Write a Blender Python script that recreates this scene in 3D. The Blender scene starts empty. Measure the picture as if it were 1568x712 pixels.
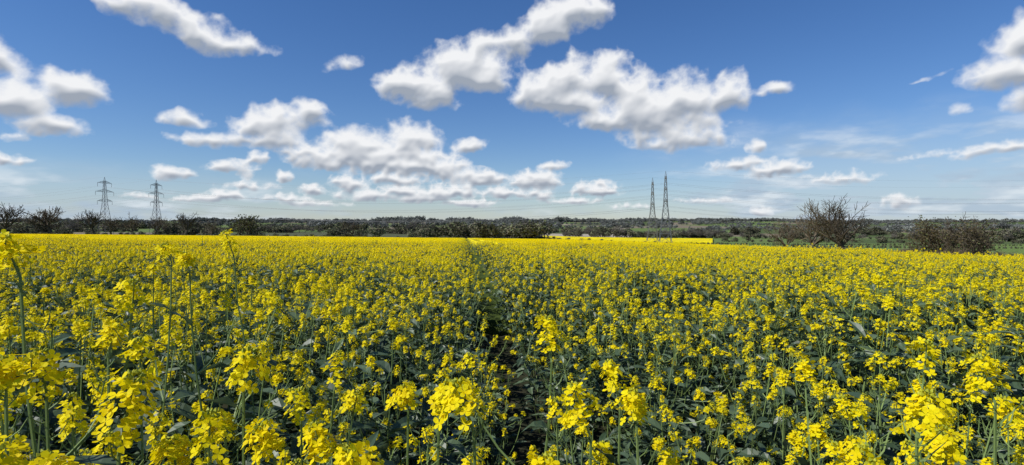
import bpy, math, random
import numpy as np
from mathutils import Vector, Matrix
random.seed(7); rng=np.random.default_rng(7)
sc=bpy.context.scene
COL=sc.collection
FPX=855.0; EYE=1.75; PITCH=-math.radians(0.94)

# ------------------------------------------------------------ noise
_tabs={}
def vnoise(x,y,seed=0):
    if seed not in _tabs:
        _tabs[seed]=np.random.default_rng(seed+100).random((256,256))
    T=_tabs[seed]
    xi=np.floor(x).astype(np.int64); yi=np.floor(y).astype(np.int64)
    fx=x-xi; fy=y-yi
    fx=fx*fx*fx*(fx*(fx*6-15)+10); fy=fy*fy*fy*(fy*(fy*6-15)+10)
    a=T[xi&255,yi&255]; b=T[(xi+1)&255,yi&255]; c=T[xi&255,(yi+1)&255]; d=T[(xi+1)&255,(yi+1)&255]
    return (a*(1-fx)+b*fx)*(1-fy)+(c*(1-fx)+d*fx)*fy
def fbm(x,y,oct=5,seed=0,gain=0.5,billow=False):
    s=0;a=1;t=0
    ca,sa=math.cos(0.6),math.sin(0.6)
    for o in range(oct):
        n=vnoise(x,y,seed+o)
        if billow: n=1-np.abs(2*n-1)
        s=s+a*n; t+=a; a*=gain
        x,y=(x*ca-y*sa)*2.03+17.3,(x*sa+y*ca)*2.03+5.1
    return s/t
def sstep(a,b,x):
    t=np.clip((x-a)/(b-a),0,1); return t*t*(3-2*t)

# ------------------------------------------------------------ terrain
def gz(x,y):
    x=np.asarray(x,dtype=float); y=np.asarray(y,dtype=float)
    yy=np.maximum(y,-60)
    f=np.where(yy<350,yy,350+130*(1-np.exp(-np.maximum(yy-350,0)/130)))
    z=-0.025*f-0.01*400*np.tanh(x/400)
    t=np.maximum(x-10,0)/38
    z=z-2.2*t*t/(t*t+1)
    r=np.hypot(x,y)
    z=z+0.16*(vnoise(x/23+50,y/31+50,3)-0.5)*sstep(8,40,r)
    s=sstep(900,3300,r)
    az=np.arctan2(x,y)
    hill=EYE-3+18*fbm(az*5+20,r/900+9,3,11)-9*sstep(4500,7500,r)
    return z*(1-s)+hill*s
def gzf(x,y): return float(gz(x,y))
Z0=gzf(0,0)
def xr(y):
    y=np.asarray(y,dtype=float)
    return np.where(y<115,46+0.083*(y-50),51.4+0.17*(y-115))

# ------------------------------------------------------------ materials
def newmat(name):
    m=bpy.data.materials.new(name); m.use_nodes=True
    nt=m.node_tree; nt.nodes.clear()
    return m,nt,nt.nodes,nt.links
def N(nodes,t,**k):
    n=nodes.new(t)
    for a,b in k.items(): setattr(n,a,b)
    return n
def ramp(nodes,stops):
    r=nodes.new('ShaderNodeValToRGB'); e=r.color_ramp.elements
    while len(e)<len(stops): e.new(0.5)
    for i,(p,c) in enumerate(stops):
        e[i].position=p; e[i].color=(*c,1)
    return r
def foliage(name,stops,trans=0.3,rough=0.6,spec=0.3,v0=.85,v1=1.12):
    m,nt,n,l=newmat(name)
    geo=N(n,'ShaderNodeNewGeometry'); rp=ramp(n,stops)
    l.new(geo.outputs['Random Per Island'],rp.inputs[0])
    oi=N(n,'ShaderNodeObjectInfo')
    hs=N(n,'ShaderNodeHueSaturation')
    mr=N(n,'ShaderNodeMapRange'); mr.inputs['To Min'].default_value=v0; mr.inputs['To Max'].default_value=v1
    l.new(oi.outputs['Random'],mr.inputs['Value']); l.new(mr.outputs[0],hs.inputs['Value'])
    l.new(rp.outputs[0],hs.inputs['Color'])
    p=N(n,'ShaderNodeBsdfPrincipled'); p.inputs['Roughness'].default_value=rough
    p.inputs['Specular IOR Level'].default_value=spec
    l.new(hs.outputs[0],p.inputs['Base Color'])
    out=N(n,'ShaderNodeOutputMaterial')
    if trans>0:
        t=N(n,'ShaderNodeBsdfTranslucent'); l.new(hs.outputs[0],t.inputs['Color'])
        mx=N(n,'ShaderNodeMixShader'); mx.inputs[0].default_value=trans
        l.new(p.outputs[0],mx.inputs[1]); l.new(t.outputs[0],mx.inputs[2]); l.new(mx.outputs[0],out.inputs[0])
    else: l.new(p.outputs[0],out.inputs[0])
    return m
M_petal=foliage('rape_petal',[(0,(0.88,0.69,0.003)),(0.5,(0.92,0.765,0.005)),(1,(0.94,0.82,0.010))],0.40,0.6,0.10,.94,1.04)
M_bud=foliage('rape_bud',[(0,(0.34,0.38,0.03)),(1,(0.55,0.54,0.03))],0.2,0.6)
M_stem=foliage('rape_stem',[(0,(0.12,0.18,0.05)),(1,(0.20,0.27,0.085))],0.0,0.5)
M_leaf=foliage('rape_leaf',[(0,(0.036,0.064,0.032)),(0.6,(0.066,0.105,0.052)),(1,(0.11,0.16,0.08))],0.2,0.45,0.5)
M_bark=foliage('bark',[(0,(0.050,0.040,0.029)),(1,(0.12,0.10,0.072))],0.0,0.9,0.1)
M_hbark=foliage('hedge_twig',[(0,(0.10,0.078,0.052)),(1,(0.20,0.16,0.11))],0.0,0.9,0.1)
M_hleaf=foliage('hedge_leaf',[(0,(0.09,0.075,0.042)),(0.5,(0.15,0.12,0.07)),(1,(0.11,0.13,0.05))],0.2,0.7,0.1)
M_fbark=foliage('far_bark_hazed',[(0,(0.12,0.105,0.085)),(1,(0.21,0.19,0.155))],0.0,0.9,0.1)  # bark paled for distance, aerial haze put into the colour
M_fleaf=foliage('far_leaf_hazed',[(0,(0.075,0.078,0.053)),(0.5,(0.155,0.138,0.095)),(1,(0.13,0.17,0.07))],0.15,0.8,0.05,.45,1.7)  # leaf colour lightened to stand in for distance haze
M_wleaf_hazed=foliage('woodland_leaf_hazed',[(0,(0.12,0.13,0.125)),(0.5,(0.19,0.19,0.175)),(1,(0.17,0.20,0.155))],0.1,0.8,0.05,.6,1.5)  # bluish grey: atmospheric haze painted into the leaf colour, no volume

# ------------------------------------------------------------ mesh builder
class MB:
    def __init__(s): s.v=[];s.f=[];s.m=[]
    def face(s,pts,mat):
        b=len(s.v); s.v.extend([tuple(p) for p in pts]); s.f.append(tuple(range(b,b+len(pts)))); s.m.append(mat)
    def tube(s,pts,rads,n,mat):
        b=len(s.v); k=len(pts)
        for i,p in enumerate(pts):
            d=(pts[min(i+1,k-1)]-pts[max(i-1,0)])
            if d.length<1e-9: d=Vector((0,0,1))
            d.normalize()
            a=d.cross(Vector((0.3,0.9,0.1))) 
            if a.length<1e-3: a=d.cross(Vector((1,0,0)))
            a.normalize(); c=d.cross(a)
            for j in range(n):
                t=2*math.pi*j/n
                s.v.append(tuple(p+(a*math.cos(t)+c*math.sin(t))*rads[i]))
        for i in range(k-1):
            for j in range(n):
                s.f.append((b+i*n+j,b+i*n+(j+1)%n,b+(i+1)*n+(j+1)%n,b+(i+1)*n+j)); s.m.append(mat)
    def mesh(s,name,mats):
        me=bpy.data.meshes.new(name); me.from_pydata(s.v,[],s.f)
        for m in mats: me.materials.append(m)
        me.polygons.foreach_set('material_index',s.m); me.update()
        return me
R=random.uniform
def perp(d):
    a=d.cross(Vector((0,0,1)))
    if a.length<0.05: a=Vector((1,0,0))
    a.normalize(); return a, d.cross(a).normalized()
def flower(mb,c,nrm,s,mat=0):
    a,b=perp(nrm); t0=R(0,1.57)
    for k in range(4):
        t=t0+k*math.pi/2+R(-.15,.15)
        u=a*math.cos(t)+b*math.sin(t); w=nrm.cross(u)
        up=nrm*R(-0.2,0.6)
        L=0.0104*s*R(.8,1.1)
        mb.face([c, c+(u*.55+up*.3-w*.40)*L, c+(u*1.0+up*.8-w*.31)*L, c+(u*1.08+up*.9)*L, c+(u*1.0+up*.8+w*.31)*L, c+(u*.55+up*.3+w*.40)*L],mat)
def bud(mb,c,d,s,mat):
    a,b=perp(d); L=.007*s; r=.0026*s
    ring=[c+d*L*.5+a*r,c+d*L*.5+b*r,c+d*L*.5-a*r,c+d*L*.5-b*r]
    base=len(mb.v); mb.v.extend([tuple(c)]+[tuple(p) for p in ring]+[tuple(c+d*L)])
    for j in range(4):
        mb.f.append((base,base+1+(j+1)%4,base+1+j)); mb.m.append(mat)
        mb.f.append((base+5,base+1+j,base+1+(j+1)%4)); mb.m.append(mat)
def raceme(mb,p,d,s,nf=18,detail=True,fs=None):
    d=d.normalized(); L=0.056*s*R(.7,1.5)
    if fs is None: fs=s
    a,b=perp(d)
    mb.tube([p,p+d*L],[.0022*s,.0012*s],3,2)
    skew=R(0,6.28)
    for i in range(nf):
        t=0.1+0.85*(i+R(0,.9))/nf
        ang=i*2.4+R(-.5,.5)
        rad=a*math.cos(ang)+b*math.sin(ang)
        q=p+d*L*t
        pl=0.025*s*(1.15-.55*t)*R(.6,1.3)*(1+.25*math.cos(ang-skew))
        pd=(d*R(.35,.8)+rad).normalized()
        e=q+pd*pl
        if detail: mb.face([q-a*.0005,q+a*.0005,e],2)
        nrm=(rad*R(.5,1)+d*R(.2,.9)+Vector((R(-.3,.3),R(-.3,.3),.3))).normalized()
        flower(mb,e,nrm,fs*R(.85,1.12))
    top=p+d*L
    for i in range(10 if detail else 4):
        ang=i*2.4; rr=.0048*s*math.sqrt(i/3+.1)
        rad=a*math.cos(ang)+b*math.sin(ang)
        bud(mb,top+rad*rr-d*.001*i*s+d*.005,(d+rad*.35).normalized(),s*R(.9,1.3),1)
    if detail:
        for i in range(random.randint(3,10)):
            ang=i*2.4+1; rad=a*math.cos(ang)+b*math.sin(ang)
            q=p-d*R(0,.09)*s; dd=(rad+d*R(.5,1)).normalized()
            m1=q+dd*.015*s; m2=m1+(dd+d*.8).normalized()*R(.015,.035)*s
            mb.tube([q,m1,m2],[.0008,.0012*s,.0005],3,2)
def leaf(mb,p,d,L,W,mat=3,droop=None):
    d=d.normalized(); w=d.cross(Vector((0,0,1)))
    if w.length<.1: w=Vector((1,0,0))
    w.normalize(); w=(w+Vector((0,0,R(-.5,.5)))).normalized()
    n=w.cross(d).normalized()
    if droop is None: droop=R(.1,.9)
    prof=[0.25,.85,1.0,.7,.05]
    base=len(mb.v)
    for i,pf in enumerate(prof):
        t=i/4
        c=p+d*L*t-Vector((0,0,1))*droop*L*t*t*.6
        wv=n*R(-.06,.06)*L
        hw=W*.5*pf*R(.85,1.15)
        mb.v.extend([tuple(c-w*hw+n*hw*.45+wv),tuple(c),tuple(c+w*hw+n*hw*.45-wv)])
    for i in range(4):
        for j in range(2):
            q=base+i*3+j
            mb.f.append((q,q+1,q+4,q+3)); mb.m.append(mat)
def curve(p0,p3,up0,bend=0.4,k=6):
    L=(p3-p0).length; c1=p0+up0*L*bend; c2=p3-Vector((0,0,1))*L*bend
    return [p0*(1-t)**3+c1*3*t*(1-t)**2+c2*3*t*t*(1-t)+p3*t**3 for t in [i/k for i in range(k+1)]]
MATS=[M_petal,M_bud,M_stem,M_leaf]
def plant(name,H=1.25,nb=5):
    mb=MB()
    top=Vector((R(-.08,.08),R(-.08,.08),H))
    st=curve(Vector((0,0,0)),top-Vector((0,0,.08)),Vector((0,0,1)),.35,8)
    mb.tube(st,[.007-.0045*i/8 for i in range(9)],4,2)
    raceme(mb,st[-1],(st[-1]-st[-2]),R(.95,1.3),random.randint(18,28),True,1.05)
    def at(z):
        t=z/(H-.08)*8; i=min(int(t),7); return st[i].lerp(st[i+1],t-i)
    for b in range(nb):
        z=H*R(.42,.80); p=at(z); ang=b*2.4+R(-.5,.5)
        rad=Vector((math.cos(ang),math.sin(ang),0))
        zt=H*R(.70,.98)
        if zt<z+.12: zt=z+.15
        ex=R(.09,.28)
        e=p+rad*ex; e.z=zt-.06
        br=curve(p,e,(rad*.8+Vector((0,0,.6))).normalized(),R(.15,.45),5)
        mb.tube(br,[.0038-.0018*i/5 for i in range(6)],3,2)
        raceme(mb,br[-1],(br[-1]-br[-2])+Vector((R(-.1,.1),R(-.1,.1),0))*.4,R(.65,1.15),random.randint(8,22),True,R(.85,1.02))
        leaf(mb,p,rad+Vector((0,0,R(0,.9))),R(.09,.17),R(.03,.055))
        if R(0,1)<.7: leaf(mb,br[2],rad+Vector((R(-1,1),R(-1,1),R(0,.8))),R(.06,.1),R(.018,.03))
    for i in range(32):
        z=H*R(.15,.85); p=at(z); ang=R(0,6.28)
        rad=Vector((math.cos(ang),math.sin(ang),0))
        k=1.25-z/H
        off=rad*R(0,.12)
        leaf(mb,p+off,rad+Vector((0,0,R(-.2,.9))),R(.09,.19)*(.6+k*.6),R(.035,.07)*(.6+k*.6))
    return bpy.data.objects.new(name,mb.mesh(name,MATS))
def hidden_coll(name,objs):
    c=bpy.data.collections.new(name)
    for o in objs: c.objects.link(o)
    return c
C_plant=hidden_coll('rapeseed_plants_source',[plant('plant_%d'%i,1.2+.02*i,5+i%3) for i in range(12)])

def lite_patch(name,size=2.2,nr=90):
    mb=MB()
    for i in range(nr):
        x,y=R(-size/2,size/2),R(-size/2,size/2); z=1.0+R(0,.27)
        c=Vector((x,y,z)); s=R(.9,1.4)
        for k in range(15):
            q=c+Vector((random.gauss(0,.017),random.gauss(0,.017),random.gauss(0,.022)))*s
            n=Vector((random.gauss(0,1),random.gauss(0,1),random.gauss(.4,1))).normalized()
            a,b=perp(n); r=.0115*s
            mb.face([q+a*r,q+b*r,q-a*r,q-b*r],0)
        mb.tube([c-Vector((R(-.05,.05),R(-.05,.05),.35)),c],[.003,.002],3,2)
        if i%2==0:
            leaf(mb,c-Vector((0,0,R(.15,.35))),Vector((R(-1,1),R(-1,1),.5)),.15,.06)
    return bpy.data.objects.new(name,mb.mesh(name,MATS))
C_patch=hidden_coll('rapeseed_patches_source',[lite_patch('patch_%d'%i) for i in range(5)])

def scatter(name,pts,rots,scls,idx,coll):
    me=bpy.data.meshes.new(name); n=len(pts)
    me.vertices.add(n); me.vertices.foreach_set('co',np.asarray(pts,dtype=np.float32).ravel())
    for nm,ar in (('rot',rots),('scl',scls)):
        at=me.attributes.new(nm,'FLOAT_VECTOR','POINT'); at.data.foreach_set('vector',np.asarray(ar,dtype=np.float32).ravel())
    at=me.attributes.new('idx','INT','POINT'); at.data.foreach_set('value',np.asarray(idx,dtype=np.int32))
    me.update()
    ob=bpy.data.objects.new(name,me); COL.objects.link(ob)
    g=bpy.data.node_groups.new(name+'_scatter','GeometryNodeTree')
    g.interface.new_socket('Geometry',in_out='INPUT',socket_type='NodeSocketGeometry')
    g.interface.new_socket('Geometry',in_out='OUTPUT',socket_type='NodeSocketGeometry')
    n_=g.nodes; l=g.links
    gi=n_.new('NodeGroupInput'); go=n_.new('NodeGroupOutput')
    ci=n_.new('GeometryNodeCollectionInfo'); ci.inputs['Collection'].default_value=coll
    ci.inputs['Separate Children'].default_value=True; ci.inputs['Reset Children'].default_value=True
    ip=n_.new('GeometryNodeInstanceOnPoints'); ip.inputs['Pick Instance'].default_value=True
    def na(nm,t):
        a=n_.new('GeometryNodeInputNamedAttribute'); a.data_type=t; a.inputs['Name'].default_value=nm
        return a.outputs['Attribute']
    er=n_.new('FunctionNodeEulerToRotation')
    l.new(gi.outputs[0],ip.inputs['Points']); l.new(ci.outputs[0],ip.inputs['Instance'])
    l.new(na('idx','INT'),ip.inputs['Instance Index'])
    l.new(na('rot','FLOAT_VECTOR'),er.inputs[0]); l.new(er.outputs[0],ip.inputs['Rotation'])
    l.new(na('scl','FLOAT_VECTOR'),ip.inputs['Scale']); l.new(ip.outputs[0],go.inputs[0])
    md=ob.modifiers.new('scatter','NODES'); md.node_group=g
    return ob

# ------------------------------------------------------------ crop scatter
def jgrid(y0,y1,step,wx,m):
    ys=np.arange(y0,y1,step); P=[]
    for y in ys:
        w=wx*max(y,0)+m
        xs=np.arange(-w,w,step)
        P.append(np.stack([xs,np.full_like(xs,y)],1))
    P=np.concatenate(P); P+=rng.uniform(-.5,.5,P.shape)*step
    return P
def trk(x,y):
    t=x+0.084*y+.07*np.sin(y*.35)
    return np.minimum(np.abs(t-0.45),np.abs(t-2.3)+.20)
def track(P,hw,y0=1.6):
    return (trk(P[:,0],P[:,1])<hw)&(P[:,1]>y0)
A=jgrid(-1.5,8,0.29,1.05,3.0); B=jgrid(8,42,0.29,1.0,3.0)
P=np.concatenate([A,B])
P=P[np.hypot(P[:,0],P[:,1])>0.62]
P=P[~(track(P,.17,3)|(track(P,.36,6.0))|(track(P,.44,12)))]
P=P[P[:,0]<xr(P[:,1])-.3]
n=len(P)
z=gz(P[:,0],P[:,1])
hn=fbm(P[:,0]*.45+9,P[:,1]*.45+3,3,21)
s=(0.93+0.36*(hn-.5)+rng.normal(0,.055,n))
s-= .36*np.clip(1-(trk(P[:,0],P[:,1])-.10)/.40,0,1)*sstep(1.6,3,P[:,1])
near=np.hypot(P[:,0],P[:,1])<1.3
s[near]=np.minimum(s[near],.96)
rot=np.stack([rng.normal(0,.15,n),rng.normal(0,.15,n),rng.uniform(0,6.28,n)],1)
scl=np.stack([s*rng.uniform(.95,1.2,n),s*rng.uniform(.95,1.2,n),s*1.02],1)
scatter('rapeseed_crop',np.stack([P[:,0],P[:,1],z],1),rot,scl,rng.integers(0,12,n),C_plant)
print('plants',n)
P=jgrid(40,175,1.7,1.0,5.0)
P=P[~track(P,1.3)]; P=P[P[:,0]<xr(P[:,1])-1]
n=len(P); z=gz(P[:,0],P[:,1])
rot=np.stack([np.full(n,-.025),np.zeros(n),rng.uniform(0,6.28,n)],1)
s=rng.uniform(.93,1.08,n)
scl=np.stack([s,s,s],1)
scatter('rapeseed_crop',np.stack([P[:,0],P[:,1],z],1),rot,scl,rng.integers(0,5,n),C_patch)
print('patches',n)

# ------------------------------------------------------------ foreground tall plants
def pix(px,py,d):
    u=(px-784)/FPX; v=(356-py)/FPX
    c,s_=math.cos(PITCH),math.sin(PITCH)
    return Vector((u*d,(c-s_*v)*d,Z0+EYE+(s_+c*v)*d))
heroes=[(30,345,.95,1.3),(8,530,.85,1.1),(18,665,.62,1.2),(165,485,1.15,1.2),(372,515,.92,1.3),(180,590,.72,1.3),
(262,362,2.0,1.3),(270,650,.75,1.1),(358,358,2.2,1.3),(725,565,.85,1.35),(672,570,1.0,1.2),(845,497,1.3,1.25),(565,680,.75,1.1),
(500,655,.9,1.0),(905,595,.95,1.2),(950,557,1.2,1.1),(1405,575,.88,1.4),(1525,553,1.1,1.2),(815,668,.72,1.2),(1445,643,1.0,1.0),
(420,632,.9,1.1),(290,380,1.8,1.1),(70,535,.95,1.2),(120,700,.7,1.0),(345,620,1.0,1.0),(625,575,1.15,1.0),(975,595,1.1,1.0),(1360,705,.75,1.0)]
mb=MB()
for (px,py,d,s) in heroes:
    T=pix(px,py,d); bx=T.x+R(-.3,.3); by=T.y+R(-.05,.25)
    g=Vector((bx,by,gzf(bx,by)))
    tip=T-Vector((0,0,.07*s))
    st=curve(g,tip,Vector((R(-.15,.15),R(-.15,.15),1)).normalized(),.35,10)
    mb.tube(st,[.0068-.0044*i/10 for i in range(11)],5,2)
    raceme(mb,st[-1],st[-1]-st[-2]+Vector((R(-.06,.06),R(-.06,.06),0)),s,random.randint(34,46),True,.98)
    for b in range(random.randint(1,3)):
        i=random.randint(5,8); p=st[i]; ang=R(0,6.28)
        rad=Vector((math.cos(ang),math.sin(ang),0))
        e=p+rad*R(.08,.18); e.z=p.z+(tip.z-p.z)*R(.4,.9)
        br=curve(p,e,(rad+Vector((0,0,.7))).normalized(),.4,5)
        mb.tube(br,[.0035-.0015*q/5 for q in range(6)],4,2)
        raceme(mb,br[-1],br[-1]-br[-2],s*R(.65,.85),random.randint(14,22),True,.9)
        leaf(mb,p,rad+Vector((0,0,.5)),R(.1,.16),R(.03,.05))
    for i in range(6,10):
        ang=R(0,6.28)
        leaf(mb,st[i],Vector((math.cos(ang),math.sin(ang),R(.2,1))),R(.06,.12),R(.015,.03))
o=bpy.data.objects.new('tall_rapeseed_plants',mb.mesh('tall_rapeseed_plants',MATS)); COL.objects.link(o)

# ------------------------------------------------------------ canopy sheets
def sheet_mat():
    m,nt,n,l=newmat('rapeseed_canopy')
    tc=N(n,'ShaderNodeTexCoord')
    n1=N(n,'ShaderNodeTexNoise'); n1.inputs['Scale'].default_value=7; n1.inputs['Detail'].default_value=4; n1.inputs['Roughness'].default_value=.7
    n2=N(n,'ShaderNodeTexNoise'); n2.inputs['Scale'].default_value=.07; n2.inputs['Detail'].default_value=3
    l.new(tc.outputs['Object'],n1.inputs['Vector']); l.new(tc.outputs['Object'],n2.inputs['Vector'])
    ad=N(n,'ShaderNodeMath',operation='MULTIPLY_ADD'); ad.inputs[1].default_value=.35
    l.new(n2.outputs[0],ad.inputs[0]); l.new(n1.outputs[0],ad.inputs[2])
    rp=ramp(n,[(.50,(.09,.11,.02)),(.61,(.50,.40,.012)),(.69,(.84,.69,.006)),(1,(.91,.77,.010))])
    l.new(ad.outputs[0],rp.inputs[0])
    at=N(n,'ShaderNodeAttribute'); at.attribute_name='track'
    mx=N(n,'ShaderNodeMix',data_type='RGBA'); mx.inputs[7].default_value=(.06,.085,.02,1)
    l.new(at.outputs['Fac'],mx.inputs[0]); l.new(rp.outputs[0],mx.inputs[6])
    p=N(n,'ShaderNodeBsdfPrincipled'); p.inputs['Roughness'].default_value=.9; p.inputs['Specular IOR Level'].default_value=.05
    l.new(mx.outputs[2],p.inputs['Base Color'])
    bp=N(n,'ShaderNodeBump'); bp.inputs['Strength'].default_value=.6; bp.inputs['Distance'].default_value=.1
    l.new(n1.outputs[0],bp.inputs['Height']); l.new(bp.outputs[0],p.inputs['Normal'])
    out=N(n,'ShaderNodeOutputMaterial'); l.new(p.outputs[0],out.inputs[0]); return m
M_sheet=sheet_mat()
def grid_mesh(name,X,Y,Z,mat):
    nr,nc=X.shape
    me=bpy.data.meshes.new(name)
    co=np.stack([X,Y,Z],-1).reshape(-1,3)
    idx=np.arange(nr*nc).reshape(nr,nc)
    q=np.stack([idx[:-1,:-1],idx[:-1,1:],idx[1:,1:],idx[1:,:-1]],-1).reshape(-1,4)
    me.vertices.add(len(co)); me.vertices.foreach_set('co',co.astype(np.float32).ravel())
    me.loops.add(q.size); me.loops.foreach_set('vertex_index',q.astype(np.int32).ravel())
    me.polygons.add(len(q)); me.polygons.foreach_set('loop_start',(np.arange(len(q))*4).astype(np.int32))
    me.update(calc_edges=True); me.validate()
    me.polygons.foreach_set('use_smooth',np.ones(len(me.polygons),dtype=bool))
    me.materials.append(mat); ob=bpy.data.objects.new(name,me); COL.objects.link(ob); return ob
yr=np.concatenate([[9.99],np.geomspace(10,262,240),[262.3]])
t=np.concatenate([[-.0003],np.linspace(0,1,380),[1.0003]])
Yg=np.repeat(yr[:,None],len(t),1)
xl=np.maximum(-360,-(1.3*yr+12))[:,None]; xh=np.minimum(xr(yr),1.3*yr+12)[:,None]
Xg=xl+(xh-xl)*t[None,:]
Yg=Yg+ (Yg>200)*0.06*Xg*((Yg-200)/62)
hh=1.0+.2*sstep(15,60,Yg)+.12*(rng.random(Yg.shape)-.5)*sstep(15,40,Yg)
hh-=.25*(1-sstep(10,20,Yg))
tk=(1-sstep(.35,.75,trk(Xg,Yg))); hh-=.5*tk
hh[0,:]=0;hh[-1,:]=0;hh[:,0]=0;hh[:,-1]=0
fo=grid_mesh('rapeseed_field',Xg,Yg,gz(Xg,Yg)+hh,M_sheet)
at=fo.data.attributes.new('track','FLOAT','POINT'); at.data.foreach_set('value',tk.astype(np.float32).ravel())
ys=np.concatenate([[419.9],np.linspace(420,600,60),[600.1]]); t=np.concatenate([[-.0002],np.linspace(0,1,160),[1.0002]])
Y2=np.repeat(ys[:,None],len(t),1); X2=(0.055*ys+0)[:,None]*(1-t)+(0.36*ys)[:,None]*t
h2=1.2+.2*(rng.random(Y2.shape)-.5); h2[0,:]=0;h2[-1,:]=0;h2[:,0]=0;h2[:,-1]=0
grid_mesh('rapeseed_field',X2,Y2,gz(X2,Y2)+h2,M_sheet)

# ------------------------------------------------------------ ground
def ground_mat():
    m,nt,n,l=newmat('countryside_ground')
    tc=N(n,'ShaderNodeTexCoord'); mp=N(n,'ShaderNodeMapping'); mp.inputs['Rotation'].default_value=(0,0,.35); mp.inputs['Scale'].default_value=(1/210,1/330,0)
    l.new(tc.outputs['Object'],mp.inputs[0])
    vo=N(n,'ShaderNodeTexVoronoi'); vo.inputs['Scale'].default_value=1; l.new(mp.outputs[0],vo.inputs['Vector'])
    sp=N(n,'ShaderNodeSeparateColor'); l.new(vo.outputs['Color'],sp.inputs[0])
    rp=ramp(n,[(0,(.08,.11,.04)),(.25,(.13,.18,.055)),(.5,(.09,.10,.055)),(.7,(.19,.16,.11)),(.85,(.36,.32,.25)),(.95,(.11,.16,.05))]); rp.color_ramp.interpolation='CONSTANT'
    l.new(sp.outputs[0],rp.inputs[0])
    ps=N(n,'ShaderNodeAttribute'); ps.attribute_name='pasture'
    m0=N(n,'ShaderNodeMix',data_type='RGBA'); m0.inputs[7].default_value=(.13,.19,.05,1)
    l.new(ps.outputs['Fac'],m0.inputs[0]); l.new(rp.outputs[0],m0.inputs[6])
    ns=N(n,'ShaderNodeTexNoise'); ns.inputs['Scale'].default_value=.35; ns.inputs['Detail'].default_value=8; l.new(tc.outputs['Object'],ns.inputs['Vector'])
    mr=N(n,'ShaderNodeMapRange'); mr.inputs['To Min'].default_value=.6; mr.inputs['To Max'].default_value=1.35; l.new(ns.outputs[0],mr.inputs['Value'])
    mu=N(n,'ShaderNodeVectorMath',operation='SCALE'); l.new(m0.outputs[2],mu.inputs[0]); l.new(mr.outputs[0],mu.inputs['Scale'])
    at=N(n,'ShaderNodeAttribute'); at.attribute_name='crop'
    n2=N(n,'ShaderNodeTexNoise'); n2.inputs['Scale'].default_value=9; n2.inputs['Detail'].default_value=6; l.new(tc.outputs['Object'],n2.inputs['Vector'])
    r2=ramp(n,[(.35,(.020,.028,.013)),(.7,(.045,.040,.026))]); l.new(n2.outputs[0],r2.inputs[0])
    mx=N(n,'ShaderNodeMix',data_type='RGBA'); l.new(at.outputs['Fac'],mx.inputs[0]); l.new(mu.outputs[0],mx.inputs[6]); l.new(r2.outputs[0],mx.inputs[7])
    p=N(n,'ShaderNodeBsdfPrincipled'); p.inputs['Roughness'].default_value=.95; p.inputs['Specular IOR Level'].default_value=.05
    l.new(mx.outputs[2],p.inputs['Base Color'])
    out=N(n,'ShaderNodeOutputMaterial'); l.new(p.outputs[0],out.inputs[0]); return m
rr=np.concatenate([[0.02],np.geomspace(.5,7500,330)]); aa=np.linspace(0,2*math.pi,541)
Xp=rr[:,None]*np.sin(aa)[None,:]; Yp=rr[:,None]*np.cos(aa)[None,:]
go=grid_mesh('ground',Xp,Yp,gz(Xp,Yp),ground_mat())
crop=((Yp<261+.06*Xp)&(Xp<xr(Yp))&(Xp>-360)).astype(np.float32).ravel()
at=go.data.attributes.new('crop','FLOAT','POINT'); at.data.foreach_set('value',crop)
at=go.data.attributes.new('pasture','FLOAT','POINT'); at.data.foreach_set('value',((Xp>45)&(Yp<475)&(Yp>30)).astype(np.float32).ravel())

# ------------------------------------------------------------ trees
def bare_tree(name,H=9,seed=1,spread=.55,levels=6,leaves=0,leafmat=None,trunk=.22,ls=.14,rmin=.011,nbs=(3,4),lt=.28,bark=None,b0=5,zup=.2):
    rs=random.Random(seed); mb=MB()
    def grow(p,d,L,r,lev):
        k=3; pts=[p]; cur=p; dd=d
        for i in range(k):
            dd=(dd+Vector((rs.uniform(-.28,.28),rs.uniform(-.28,.28),rs.uniform(-.08,.16)))).normalized()
            cur=cur+dd*L/k; pts.append(cur)
        r1=max(r*.66,rmin*.8)
        rads=[r+(r1-r)*i/k for i in range(k+1)]
        mb.tube(pts,rads,6 if lev==0 else (4 if lev<3 else 3),0)
        if lev>=levels:
            if leaves and rs.random()<leaves:
                for q in range(3):
                    c=cur+Vector((rs.gauss(0,.2),rs.gauss(0,.2),rs.gauss(0,.2)))
                    nn=Vector((rs.gauss(0,1),rs.gauss(0,1),rs.gauss(0,1))).normalized(); a,b=perp(nn); s=ls*rs.uniform(.6,1.3)
                    mb.face([c+a*s,c+b*s*.7,c-a*s,c-b*s*.7],1)
            return
        nb=rs.choice(nbs) if lev>0 else b0
        for b in range(nb):
            t=rs.uniform(.3,1) if lev>0 else rs.uniform(.6,1)
            i=min(int(t*k),k-1); q=pts[i].lerp(pts[i+1],t*k-i)
            ang=b*2.4+rs.uniform(-.6,.6); a,bb=perp(dd)
            side=a*math.cos(ang)+bb*math.sin(ang)
            nd=(dd*rs.uniform(.4,.8)+side*rs.uniform(.6,1.1)*(spread/.55)+Vector((0,0,zup))).normalized()
            grow(q,nd,L*rs.uniform(.58,.85),max(r1*rs.uniform(.5,.75),rmin),lev+1)
        grow(cur,(dd+Vector((rs.uniform(-.25,.25),rs.uniform(-.25,.25),.1))).normalized(),L*.74,max(r1*.85,rmin),lev+1)
    grow(Vector((0,0,-.2)),Vector((rs.uniform(-.1,.1),rs.uniform(-.1,.1),1)).normalized(),H*lt,trunk,0)
    zz=sorted(v[2] for v in mb.v); zs=zz[int(len(zz)*.985)]; f=H/zs
    mb.v=[(v[0]*f,v[1]*f,v[2]*f) for v in mb.v]
    me=mb.mesh(name,[bark or M_bark,leafmat or M_fleaf]); return me
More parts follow.
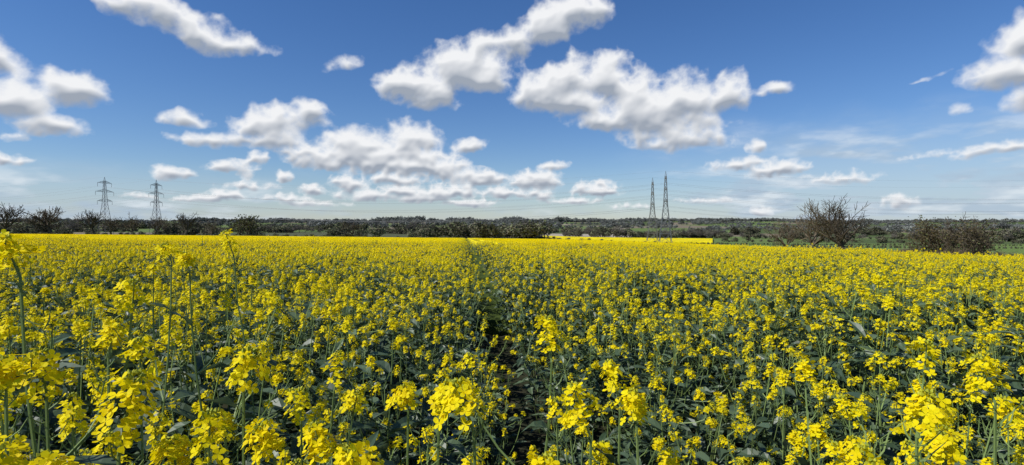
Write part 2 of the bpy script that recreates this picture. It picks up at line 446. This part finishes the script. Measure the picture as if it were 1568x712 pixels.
def bush(name,H=2.0,W=2.2,nt=160,nl=700,seed=1,ls=.055,mat=None,bark=None):
    rs=random.Random(seed); mb=MB()
    for i in range(nt):
        p=Vector((rs.uniform(-W/2,W/2)*.7,rs.uniform(-.5,.5),-.1)); e=p+Vector((rs.gauss(0,.35),rs.gauss(0,.3),H*rs.uniform(.6,1.12)))
        m=p.lerp(e,.5)+Vector((rs.gauss(0,.12),rs.gauss(0,.12),0))
        mb.tube([p,m,e],[.022,.014,.006],3,0)
        for k in range(3):
            q=m.lerp(e,rs.random()); mb.tube([q,q+Vector((rs.gauss(0,.25),rs.gauss(0,.25),rs.uniform(.05,.4)))],[.009,.005],3,0)
    for i in range(nl):
        z=H*rs.random()**.8; w=W/2*(1-.45*(z/H)**2)
        c=Vector((rs.gauss(0,.5)*w,rs.gauss(0,.42)*.8,z))+Vector((0,0,rs.gauss(0,.08)))
        n=Vector((rs.gauss(0,1),rs.gauss(0,1),rs.gauss(0,1))).normalized(); a,b=perp(n); s=ls*rs.uniform(.6,1.6)
        mb.face([c+a*s,c+b*s*.7,c-a*s,c-b*s*.7],1)
    return mb.mesh(name,[bark or M_hbark,mat or M_hleaf])
TM=[bare_tree('bare_tree_mesh_a',9,11,.6,4,rmin=.045,trunk=.32,nbs=(2,3,3)),bare_tree('bare_tree_mesh_b',9,23,.7,4,rmin=.045,trunk=.32,nbs=(2,3,3)),bare_tree('bare_tree_mesh_c',9,35,.55,4,rmin=.045,trunk=.32,nbs=(2,3,3))]
TL=bare_tree('budding_tree_mesh',9,47,.7,4,1.0,M_fleaf,.25,.28)
HT=[bare_tree('field_tree_mesh_a',7.6,5,.6,5,rmin=.020,nbs=(2,2,3),trunk=.34,lt=.30,b0=5,zup=.4),bare_tree('field_tree_mesh_b',7.4,77,.75,5,rmin=.020,nbs=(2,2,3),trunk=.38,lt=.30,b0=5,zup=.4)]
SB=bare_tree('thorn_tree_mesh',4.6,55,.75,5,.3,M_hleaf,.2,.07,nbs=(2,3,3),rmin=.016)
def put(name,me,x,y,s,rz,sx=1):
    o=bpy.data.objects.new(name,me); o.location=(x,y,gzf(x,y)); o.scale=(s*sx,s*sx,s); o.rotation_euler=(0,0,rz); COL.objects.link(o); return o
def put_px(name,me,H0,px,top,Y,rz,sx=1):
    X=(px-784)/FPX*Y; zt=EYE+Z0+(342-top)/FPX*Y; put(name,me,X,Y,(zt-gzf(X,Y))/H0,rz,sx)
put_px('bare_tree',HT[0],7.6,1242,312,94,.3,.95)
put_px('bare_tree',HT[1],7.4,1292,309,88,1.2,1.0)
put_px('bare_tree',HT[0],7.6,1207,340,101,2.0,.8)
put_px('hawthorn_tree',SB,4.6,1448,338,64,.5,.95)
put_px('hawthorn_tree',SB,4.6,1487,343,61,2.5,.95)
for i,(px,top) in enumerate([(5,315),(64,328),(82,319),(146,324),(205,331),(234,334),(283,328),(325,339),(540,340),(170,333)]):
    put_px('bare_tree',TM[i%3],9,px,top,268+R(-4,6),i*1.3,1.0)
put_px('budding_tree',TL,9,380,332,266,.4,.9)
BU=[bush('bush_a',2.0,2.4,110,700,1),bush('bush_b',2.2,2.6,160,450,2),bush('bush_c',1.7,2.4,90,800,3)]
C_bush=hidden_coll('hedge_source',[bpy.data.objects.new('bush_%d'%i,m) for i,m in enumerate(BU)])
BF=[bush('fbush_a',2.2,3.2,40,600,4,.14,M_fleaf,M_fbark),bush('fbush_b',2.6,3.0,60,500,5,.14,M_fleaf,M_fbark)]
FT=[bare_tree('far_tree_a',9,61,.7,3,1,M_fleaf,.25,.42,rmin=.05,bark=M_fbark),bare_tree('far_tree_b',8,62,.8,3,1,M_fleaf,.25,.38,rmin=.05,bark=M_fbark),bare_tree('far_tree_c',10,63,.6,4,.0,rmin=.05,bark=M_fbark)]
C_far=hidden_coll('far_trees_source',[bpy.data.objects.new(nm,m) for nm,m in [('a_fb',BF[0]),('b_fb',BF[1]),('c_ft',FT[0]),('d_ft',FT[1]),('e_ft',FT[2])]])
WT=[bare_tree('wood_tree_a',9,61,.7,3,1,M_wleaf_hazed,.25,.45,rmin=.05,bark=M_fbark),bare_tree('wood_tree_b',8,64,.8,3,1,M_wleaf_hazed,.25,.42,rmin=.05,bark=M_fbark)]
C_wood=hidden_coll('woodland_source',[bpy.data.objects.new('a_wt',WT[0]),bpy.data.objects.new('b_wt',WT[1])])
def line_scatter(name,pl,step,wid,coll,choices,s0,s1,rotal=False,sx=1.0):
    pts=[];rots=[];sc_=[];ix=[]
    for a,b in pl:
        a=np.array(a,float);b=np.array(b,float); L=np.hypot(*(b-a)); n=int(L/step)+1; dr=(b-a)/L; ang=math.atan2(dr[1],dr[0])
        for i in range(n):
            p=a+dr*(i*step+R(-.3,.3)*step)+np.array([-dr[1],dr[0]])*random.gauss(0,wid)
            hv=.75+.5*float(fbm(np.array(p[0]*.11+p[1]*.07),np.array(.3),3,88))
            pts.append((p[0],p[1],gzf(p[0],p[1]))); 
            rots.append((0,0,ang+(R(-.25,.25)+(math.pi if R(0,1)<.5 else 0) if rotal else R(0,6.28))))
            s=R(s0,s1)*hv; sc_.append((s*sx,s*sx,s)); ix.append(random.choice(choices))
    return scatter(name,pts,rots,sc_,ix,coll)
line_scatter('hedgerow',[((44.8,10),(47.7,50)),((47.7,50),(53,112))],.55,.35,C_bush,[0,1,2],.6,.9,True)
line_scatter('hedgerow',[((-380,242),(75,268))],1.5,.8,C_far,[0,1],.4,.9,True)
line_scatter('hedgerow',[((-28,266),(14,266.5)),((-36,272),(16,272)),((-20,280),(12,280))],1.3,1.5,C_far,[0,1,2,2],.6,1.0,False)
line_scatter('hedgerow',[((18,410),(165,400)),((165,400),(520,440)),((150,300),(420,330))],1.4,.6,C_far,[0,1],.3,.55,True)
def band(name,y0,y1,u0,u1,n,s0,s1,ch,jit=.01,area=False,thr=.40,coll=None):
    u=rng.uniform(u0,u1,n)
    k=rng.random(n) if area else fbm(u*6+y0,u*0+.5,2,31)
    Y=y0+(y1-y0)*k+rng.normal(0,y0*jit,n); x=u*Y; z=gz(x,Y)
    if area: keep=fbm(x/170+3,Y/170+8,3,37)>thr
    else: keep=fbm(u*14+y0,u*0+2,2,47)>.44
    x,Y,z,u=x[keep],Y[keep],z[keep],u[keep]; n=len(x)
    s=rng.uniform(s0,s1,n)*(.3+1.3*fbm(u*22+y0*.37,u*0+4,3,57))
    return scatter(name,np.stack([x,Y,z],1),np.stack([s*0,s*0,rng.uniform(0,6.28,n)],1),np.stack([s*1.25,s*1.25,s],1),rng.choice(ch,n),coll or C_far)
band('distant_tree_row',330,420,-1.3,-.05,260,.35,.85,[0,1,2,3])
band('distant_tree_row',520,800,-1.4,1.4,1000,.5,1.15,[2,3,3,4])
band('distant_tree_row',640,680,-1.4,1.4,600,.4,1.0,[2,3,3,4])
band('distant_tree_row',490,510,.38,1.4,240,.25,.65,[0,1,2,3])
band('distant_tree_row',800,1000,-1.4,1.4,1400,.5,1.3,[2,3,2])
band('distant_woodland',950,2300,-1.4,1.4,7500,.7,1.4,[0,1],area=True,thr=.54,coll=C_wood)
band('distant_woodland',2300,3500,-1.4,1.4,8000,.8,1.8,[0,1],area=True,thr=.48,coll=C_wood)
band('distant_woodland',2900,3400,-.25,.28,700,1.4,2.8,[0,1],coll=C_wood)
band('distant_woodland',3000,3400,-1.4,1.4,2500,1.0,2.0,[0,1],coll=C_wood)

# ------------------------------------------------------------ pylons
def steel(name,c):
    m,nt,n,l=newmat(name); p=N(n,'ShaderNodeBsdfPrincipled'); p.inputs['Roughness'].default_value=.6; p.inputs['Metallic'].default_value=.2
    ns=N(n,'ShaderNodeTexNoise'); ns.inputs['Scale'].default_value=1.5
    rp=ramp(n,[(.3,tuple(x*.75 for x in c)),(.7,c)]); l.new(ns.outputs[0],rp.inputs[0]); l.new(rp.outputs[0],p.inputs['Base Color'])
    out=N(n,'ShaderNodeOutputMaterial'); l.new(p.outputs[0],out.inputs[0]); return m
M_steel=steel('galvanised_steel',(.17,.175,.18)); M_wire=steel('conductor',(.12,.12,.125)); M_ins=steel('insulator',(.10,.08,.07))
ARMS=[(29,7.0),(37,8.6),(44.5,6.6)]
def pylon_meshes():
    mb=MB(); H=50
    def hw(z):
        if z<27: return 4.2+(1.35-4.2)*z/27
        return 1.35+(.55-1.35)*(z-27)/19
    lv=[0,7,13,18,22.5,26,29,33,37,40.8,44.5,46.5]
    C=[(-1,-1),(1,-1),(1,1),(-1,1)]
    def pt(z,i): return Vector((C[i%4][0]*hw(z),C[i%4][1]*hw(z),z))
    for a,b in zip(lv,lv[1:]):
        for i in range(4):
            mb.tube([pt(a,i),pt(b,i)],[.17,.15],4,0)
            mb.tube([pt(a,i),pt(b,i+1)],[.075,.075],4,0); mb.tube([pt(a,i+1),pt(b,i)],[.075,.075],4,0)
            mb.tube([pt(b,i),pt(b,i+1)],[.075,.075],4,0)
            if a<18:
                m=(pt(a,i)+pt(b,i+1))*.5; mb.tube([(pt(a,i)+pt(b,i))*.5,m],[.05,.05],3,0); mb.tube([(pt(a,i+1)+pt(b,i+1))*.5,m],[.05,.05],3,0)
    for i in range(4): mb.tube([pt(46.5,i),Vector((0,0,H))],[.12,.07],4,0)
    body=mb.mesh('pylon_body',[M_steel])
    mb=MB(); ins=MB()
    for z,L in ARMS:
        for sg in (-1,1):
            tip=Vector((0,sg*L,z+.2)); w=hw(z); wu=hw(z+2)
            for sx in (-1,1):
                lo=Vector((sx*w,sg*w,z)); up=Vector((sx*wu,sg*wu,z+2.1))
                mb.tube([lo,tip],[.11,.09],4,0); mb.tube([up,tip],[.10,.08],4,0)
                for k in range(4):
                    t=(k+.5)/4.5; mb.tube([lo.lerp(tip,t),up.lerp(tip,t)],[.06,.06],3,0)
                    mb.tube([lo.lerp(tip,t),up.lerp(tip,min(t+.2,1))],[.05,.05],3,0)
            for k in range(4):
                t=(k+.3)/4.5; mb.tube([Vector((-w,sg*w,z)).lerp(tip,t),Vector((w,sg*w,z)).lerp(tip,min(1,t+.2))],[.05,.05],3,0)
            b=tip; pts=[b-Vector((0,0,.2*q)) for q in range(17)]
            ins.tube(pts,[.05 if q%2 else .16 for q in range(17)],6,0)
    return body,mb.mesh('pylon_crossarms',[M_steel]),ins.mesh('pylon_insulators',[M_ins])
PB=pylon_meshes()
def pylon(x,y,ang,h):
    e=bpy.data.objects.new('electricity_pylon',None); e.location=(x,y,gzf(x,y)); e.rotation_euler=(0,0,ang); e.scale=(1,1,h/50)
    COL.objects.link(e)
    for nm,me in zip(('lattice_body','crossarms','insulators'),PB):
        o=bpy.data.objects.new(nm,me); o.parent=e; COL.objects.link(o)
    return e
def pxy(px,Y): return ((px-784)/FPX*Y,Y)
LA=[(-735,548),pxy(161,468),pxy(1019,390),(515,312)]
LB=[(-715,600),pxy(240,492),pxy(999,437),(520,362)]
TOP=[[None,271,262,None],[None,275,272,None]]
for L,tp in zip((LA,LB),TOP):
    ang=math.atan2(L[2][1]-L[1][1],L[2][0]-L[1][0]); hs=[]
    for (x,y),t in zip(L,tp):
        h=50 if t is None else EYE+Z0+(342-t)/FPX*y-gzf(x,y)
        hs.append(h); pylon(x,y,ang,h)
    mb=MB(); nx=Vector((-math.sin(ang),math.cos(ang),0))
    att=[(sg*l,z-3.2) for z,l in ARMS for sg in (-1,1)]+[(0,50)]
    for i in range(3):
        (x0,y0),(x1,y1)=L[i],L[i+1]
        for off,z in att:
            a=Vector((x0,y0,gzf(x0,y0)+z*hs[i]/50))+nx*off; b=Vector((x1,y1,gzf(x1,y1)+z*hs[i+1]/50))+nx*off
            sag=12 if z<49 else 9
            pts=[]
            for k in range(33):
                t=k/32; p=a.lerp(b,t); p.z-=sag*4*t*(1-t); pts.append(p)
            r=.04 if z<49 else .025
            mb.tube(pts,[r]*33,3,0)
    o=bpy.data.objects.new('power_lines',mb.mesh('power_lines',[M_wire])); COL.objects.link(o)

# ------------------------------------------------------------ clouds (sky dome)
def pdir(px,py):
    u=(px-784)/FPX; v=(356-py)/FPX; c,s_=math.cos(PITCH),math.sin(PITCH)
    y=c-s_*v; z=s_+c*v
    return math.atan2(u,y),math.atan2(z,math.hypot(u,y))
NA,NE=2000,560
az=np.linspace(-math.radians(56),math.radians(56),NA); el=np.linspace(math.radians(.05),math.radians(29),NE)
AZ,EL=np.meshgrid(az,el)
low=1-sstep(.06,.20,EL)
w1=fbm(AZ*18+3,EL*18+7,4,41)-.5; w2=fbm(AZ*18+33,EL*18+17,4,45)-.5
wa=(.028*(1-low)+.013*low)
X_=AZ+w1*wa; Y_=EL+w2*wa
B=[ # px,py,hw,hh,tilt(deg, + = up to right),w
(175,-2,70,18,-8,.9),(235,20,65,26,-8,1),(290,42,65,28,-5,1),(350,54,52,20,-5,.9),
(0,98,50,26,-5,.9),(15,150,60,32,-5,1.1),(115,133,54,28,0,1),(85,195,54,18,0,.95),(8,243,38,12,0,.85),(25,210,20,8,0,.5),
(528,92,30,14,25,.65),
(632,125,52,34,0,1.2),(655,146,48,20,0,1.1),(700,100,58,38,5,1.2),(745,85,50,38,10,1.2),(735,120,52,20,5,1),(785,66,46,32,30,1.1),(840,38,44,32,15,1.1),(890,18,44,30,5,1.05),
(835,135,44,38,0,1.2),(880,120,48,42,0,1.2),(935,116,50,38,0,1.2),(880,155,70,28,0,1.1),(978,124,32,34,5,1.05),(1000,165,82,40,0,1.25),(1055,145,48,38,5,1.15),(1108,140,32,34,0,1.1),(930,185,56,20,0,1.05),(1025,193,78,30,0,1.2),(1040,213,72,18,0,1.1),
(1178,140,32,10,0,.7),(1160,222,16,12,0,.8),
(410,188,55,28,0,1.1),(465,180,42,24,0,1.1),(330,213,58,15,0,.95),(282,180,36,14,0,.95),(262,264,30,12,0,.9),(420,214,50,16,0,.85),(394,242,20,11,0,.85),(376,267,14,10,0,.85),(436,271,14,9,0,.8),(355,254,36,10,0,.85),
(490,238,52,22,0,1.15),(545,226,46,34,0,1.25),(590,236,68,38,0,1.3),(635,206,46,28,0,1.15),(640,242,52,26,0,1.2),(716,218,34,14,8,.95),(515,215,24,14,0,.9),
(683,254,36,23,0,1.15),(738,270,38,17,0,1.15),(820,273,38,20,0,1.2),(845,252,24,8,0,.85),(915,288,34,15,0,1.2),(695,291,40,14,0,1.1),(600,273,50,10,0,1.0),(530,280,32,13,0,1.05),(625,288,38,12,0,1.05),(480,292,22,10,0,.95),
(560,299,54,10,0,1.0),(640,301,44,9,0,.95),(770,296,38,10,0,1),(340,299,32,10,0,.95),(825,300,26,8,0,.85),(300,302,30,7,0,.8),(440,303,35,7,0,.8),(720,311,40,6,0,.8),(480,313,50,6,0,.75),(880,308,40,6,0,.7),(220,300,36,6,0,.75),(380,285,34,7,0,.75),(960,315,30,5,0,.6),
(1190,258,42,14,5,1.1),(1130,250,50,10,5,.8),(1375,309,26,11,0,1),(1167,321,18,9,0,.95),(1290,272,50,10,0,.55),
(1560,62,48,28,10,1),(1515,112,58,30,0,1.15),(1560,105,44,24,0,1),(1560,158,32,22,0,1),(1458,171,22,12,0,.95),(1600,30,40,30,0,1),(1620,120,60,30,0,1),
(1425,114,30,5,18,.5),(1520,230,80,10,6,.7),(1440,238,50,5,0,.5),(-60,60,70,40,0,1),(-90,170,60,30,0,1),
(1080,305,40,5,0,.55)]
acc=np.zeros_like(AZ); K=6.0
for px,py,hw_,hh_,tl,w in B:
    a0,e0=pdir(px,py); a1,_=pdir(px+hw_,py); a2,_=pdir(px-hw_,py); _,e1=pdir(px,py-hh_); _,e2=pdir(px,py+hh_)
    a=(a1-a2)/2*1.16; b=(e1-e2)/2*1.18; th=math.radians(tl)
    dx=X_-a0; dy=Y_-(e0-.2*b)
    xr_=dx*math.cos(th)+dy*math.sin(th); yr_=-dx*math.sin(th)+dy*math.cos(th)
    d2=(xr_/a)**2+(yr_/np.where(yr_<0,b*.70,b*1.05))**2
    acc+=np.exp(K*w*np.clip(1-d2,-2,1))-math.exp(-2*K*w)
S=np.log(np.maximum(acc,1e-6))/K
S=np.clip(S,-2,1.25)
nh=fbm(AZ*24+1,EL*27+2,5,51,.47,True)*.6+fbm(AZ*36+1,EL*42+2,5,61,.5)*.4
nl=fbm(AZ*52+1,EL*64+2,5,71,.47,True)*.6+fbm(AZ*76+1,EL*92+2,4,81,.5)*.4
n_=nh*(1-low)+nl*low
F=S+2.1*(n_-.57)
fine=fbm(AZ*95,EL*105,5,91,.55)-.5
F2=F+.42*fine
al=sstep(-.20,1.0,F2)**.9
def blur(a,k):
    for ax in (0,1):
        c=np.cumsum(np.pad(a,[(k+1,k) if i==ax else (0,0) for i in range(2)],mode='edge'),axis=ax)
        a=(np.take(c,range(2*k+1,c.shape[ax]),axis=ax)-np.take(c,range(0,c.shape[ax]-2*k-1),axis=ax))/(2*k+1)
    return a
T=np.clip(F2,0,1.3)
Tb=blur(T,3)
def shadow(Tx,steps,dyp,dxp):
    s=np.zeros_like(Tx)
    for k in range(1,steps+1):
        s+=np.roll(np.roll(Tx,-int(dyp*k),axis=0),int(dxp*k),axis=1)
    return s/steps
d_hi=shadow(Tb,10,3.0,1.3); d_lo=shadow(blur(T,1),6,1.7,1.0)
dep=d_hi*(1-low)+d_lo*low
lit=np.exp(-1.2*dep)
g1,_=np.gradient(blur(blur(T,10),10)); g2,_=np.gradient(blur(blur(T,4),3))
base=np.clip(g1*28,-.5,.7)*(1-low)+np.clip(g2*12,-.4,.5)*low
Hm=blur(blur(n_,3)*1.0+T*.15,2)
gy,gx=np.gradient(Hm)
rel=(-gy*.85+gx*.5); rel=np.clip(rel*(12-6*low),-.28,.28)
b_=.30+.84*lit+rel*.7-base*.85
b_=b_+ .15*(1-sstep(.2,1.0,F2))*(1-sstep(0,.3,base))
b_=np.clip(blur(b_,2)+.05*fine,0,1)
shc=np.array([.34,.385,.46]); ltc=np.array([.89,.90,.92])
col=shc+(ltc-shc)*b_[...,None]
# thin high / hazy layer near the horizon
az_r=sstep(.15,.55,AZ); az_l=1-sstep(-.75,-.2,AZ)
st=fbm(AZ*12+4,EL*45+3,5,95,.55)
hzA=np.clip((st-.42)*3,0,1)
reg=(1-sstep(.09,.185,EL+.03*w1))*az_r*1.0+(1-sstep(.05,.10,EL))*az_l*.55+(1-sstep(.02,.10,EL))*.65
ha=np.clip(reg*(.40+.5*hzA),0,.9)
hcol=np.array([.42,.53,.66])+np.array([.28,.24,.18])*(hzA*sstep(.32,.65,fbm(AZ*20,EL*60,4,99)))[...,None]
af=al+ha*(1-al)
colf=(col*al[...,None]+hcol*(ha*(1-al))[...,None])/np.maximum(af,1e-4)[...,None]
edge=sstep(0,.06,AZ-az[0])*sstep(0,.06,az[-1]-AZ)*sstep(0,.03,el[-1]-EL)
af=np.clip(af*edge,0,1)
Rd=9000
def cloud_mat():
    m,nt,n,l=newmat('cloud'); at=N(n,'ShaderNodeAttribute'); at.attribute_name='cloud'
    em=N(n,'ShaderNodeEmission'); l.new(at.outputs['Color'],em.inputs[0])
    tr=N(n,'ShaderNodeBsdfTransparent'); mx=N(n,'ShaderNodeMixShader'); l.new(at.outputs['Alpha'],mx.inputs[0]); l.new(tr.outputs[0],mx.inputs[1]); l.new(em.outputs[0],mx.inputs[2])
    out=N(n,'ShaderNodeOutputMaterial'); l.new(mx.outputs[0],out.inputs[0])
    m.cycles.emission_sampling='NONE'; return m
so=grid_mesh('sky',Rd*np.cos(EL)*np.sin(AZ),Rd*np.cos(EL)*np.cos(AZ),Rd*np.sin(EL)+EYE,cloud_mat())
at=so.data.attributes.new('cloud','FLOAT_COLOR','POINT')
at.data.foreach_set('color',np.concatenate([colf,af[...,None]],-1).astype(np.float32).ravel())

# ------------------------------------------------------------ light, world, camera
SE,SA=math.radians(47),math.radians(-112)
w=bpy.data.worlds.new('World'); sc.world=w; w.use_nodes=True
nt=w.node_tree; nt.nodes.clear()
sk=nt.nodes.new('ShaderNodeTexSky'); sk.sky_type='NISHITA'; sk.sun_disc=False; sk.sun_elevation=SE; sk.sun_rotation=SA%(2*math.pi)
sk.altitude=50; sk.air_density=1.0; sk.dust_density=.1; sk.ozone_density=3.6
hs=nt.nodes.new('ShaderNodeHueSaturation'); hs.inputs['Saturation'].default_value=1.2; hs.inputs['Hue'].default_value=.503
tn=nt.nodes.new('ShaderNodeMix'); tn.data_type='RGBA'; tn.blend_type='MULTIPLY'; tn.inputs[0].default_value=1; tn.inputs[7].default_value=(.86,.91,1.06,1)
bg=nt.nodes.new('ShaderNodeBackground'); bg.inputs[1].default_value=.098
ou=nt.nodes.new('ShaderNodeOutputWorld'); nt.links.new(sk.outputs[0],hs.inputs['Color']); nt.links.new(hs.outputs[0],tn.inputs[6]); nt.links.new(tn.outputs[2],bg.inputs[0]); nt.links.new(bg.outputs[0],ou.inputs[0])
sd=bpy.data.lights.new('sun','SUN'); sd.energy=5.0; sd.angle=math.radians(.5); sd.color=(1,.965,.91)
so_=bpy.data.objects.new('sun',sd); COL.objects.link(so_)
dv=Vector((math.sin(SA)*math.cos(SE),math.cos(SA)*math.cos(SE),math.sin(SE)))
so_.rotation_euler=dv.to_track_quat('Z','Y').to_euler()
cd=bpy.data.cameras.new('camera'); cd.sensor_width=36; cd.lens=36*FPX/1568; cd.clip_start=.05; cd.clip_end=20000
co=bpy.data.objects.new('camera',cd); COL.objects.link(co); co.location=(0,0,Z0+EYE); co.rotation_euler=(math.pi/2+PITCH,0,0)
sc.camera=co
sc.view_settings.view_transform='Standard'; sc.view_settings.look='None'; sc.view_settings.exposure=0
sc.cycles.transparent_max_bounces=16;
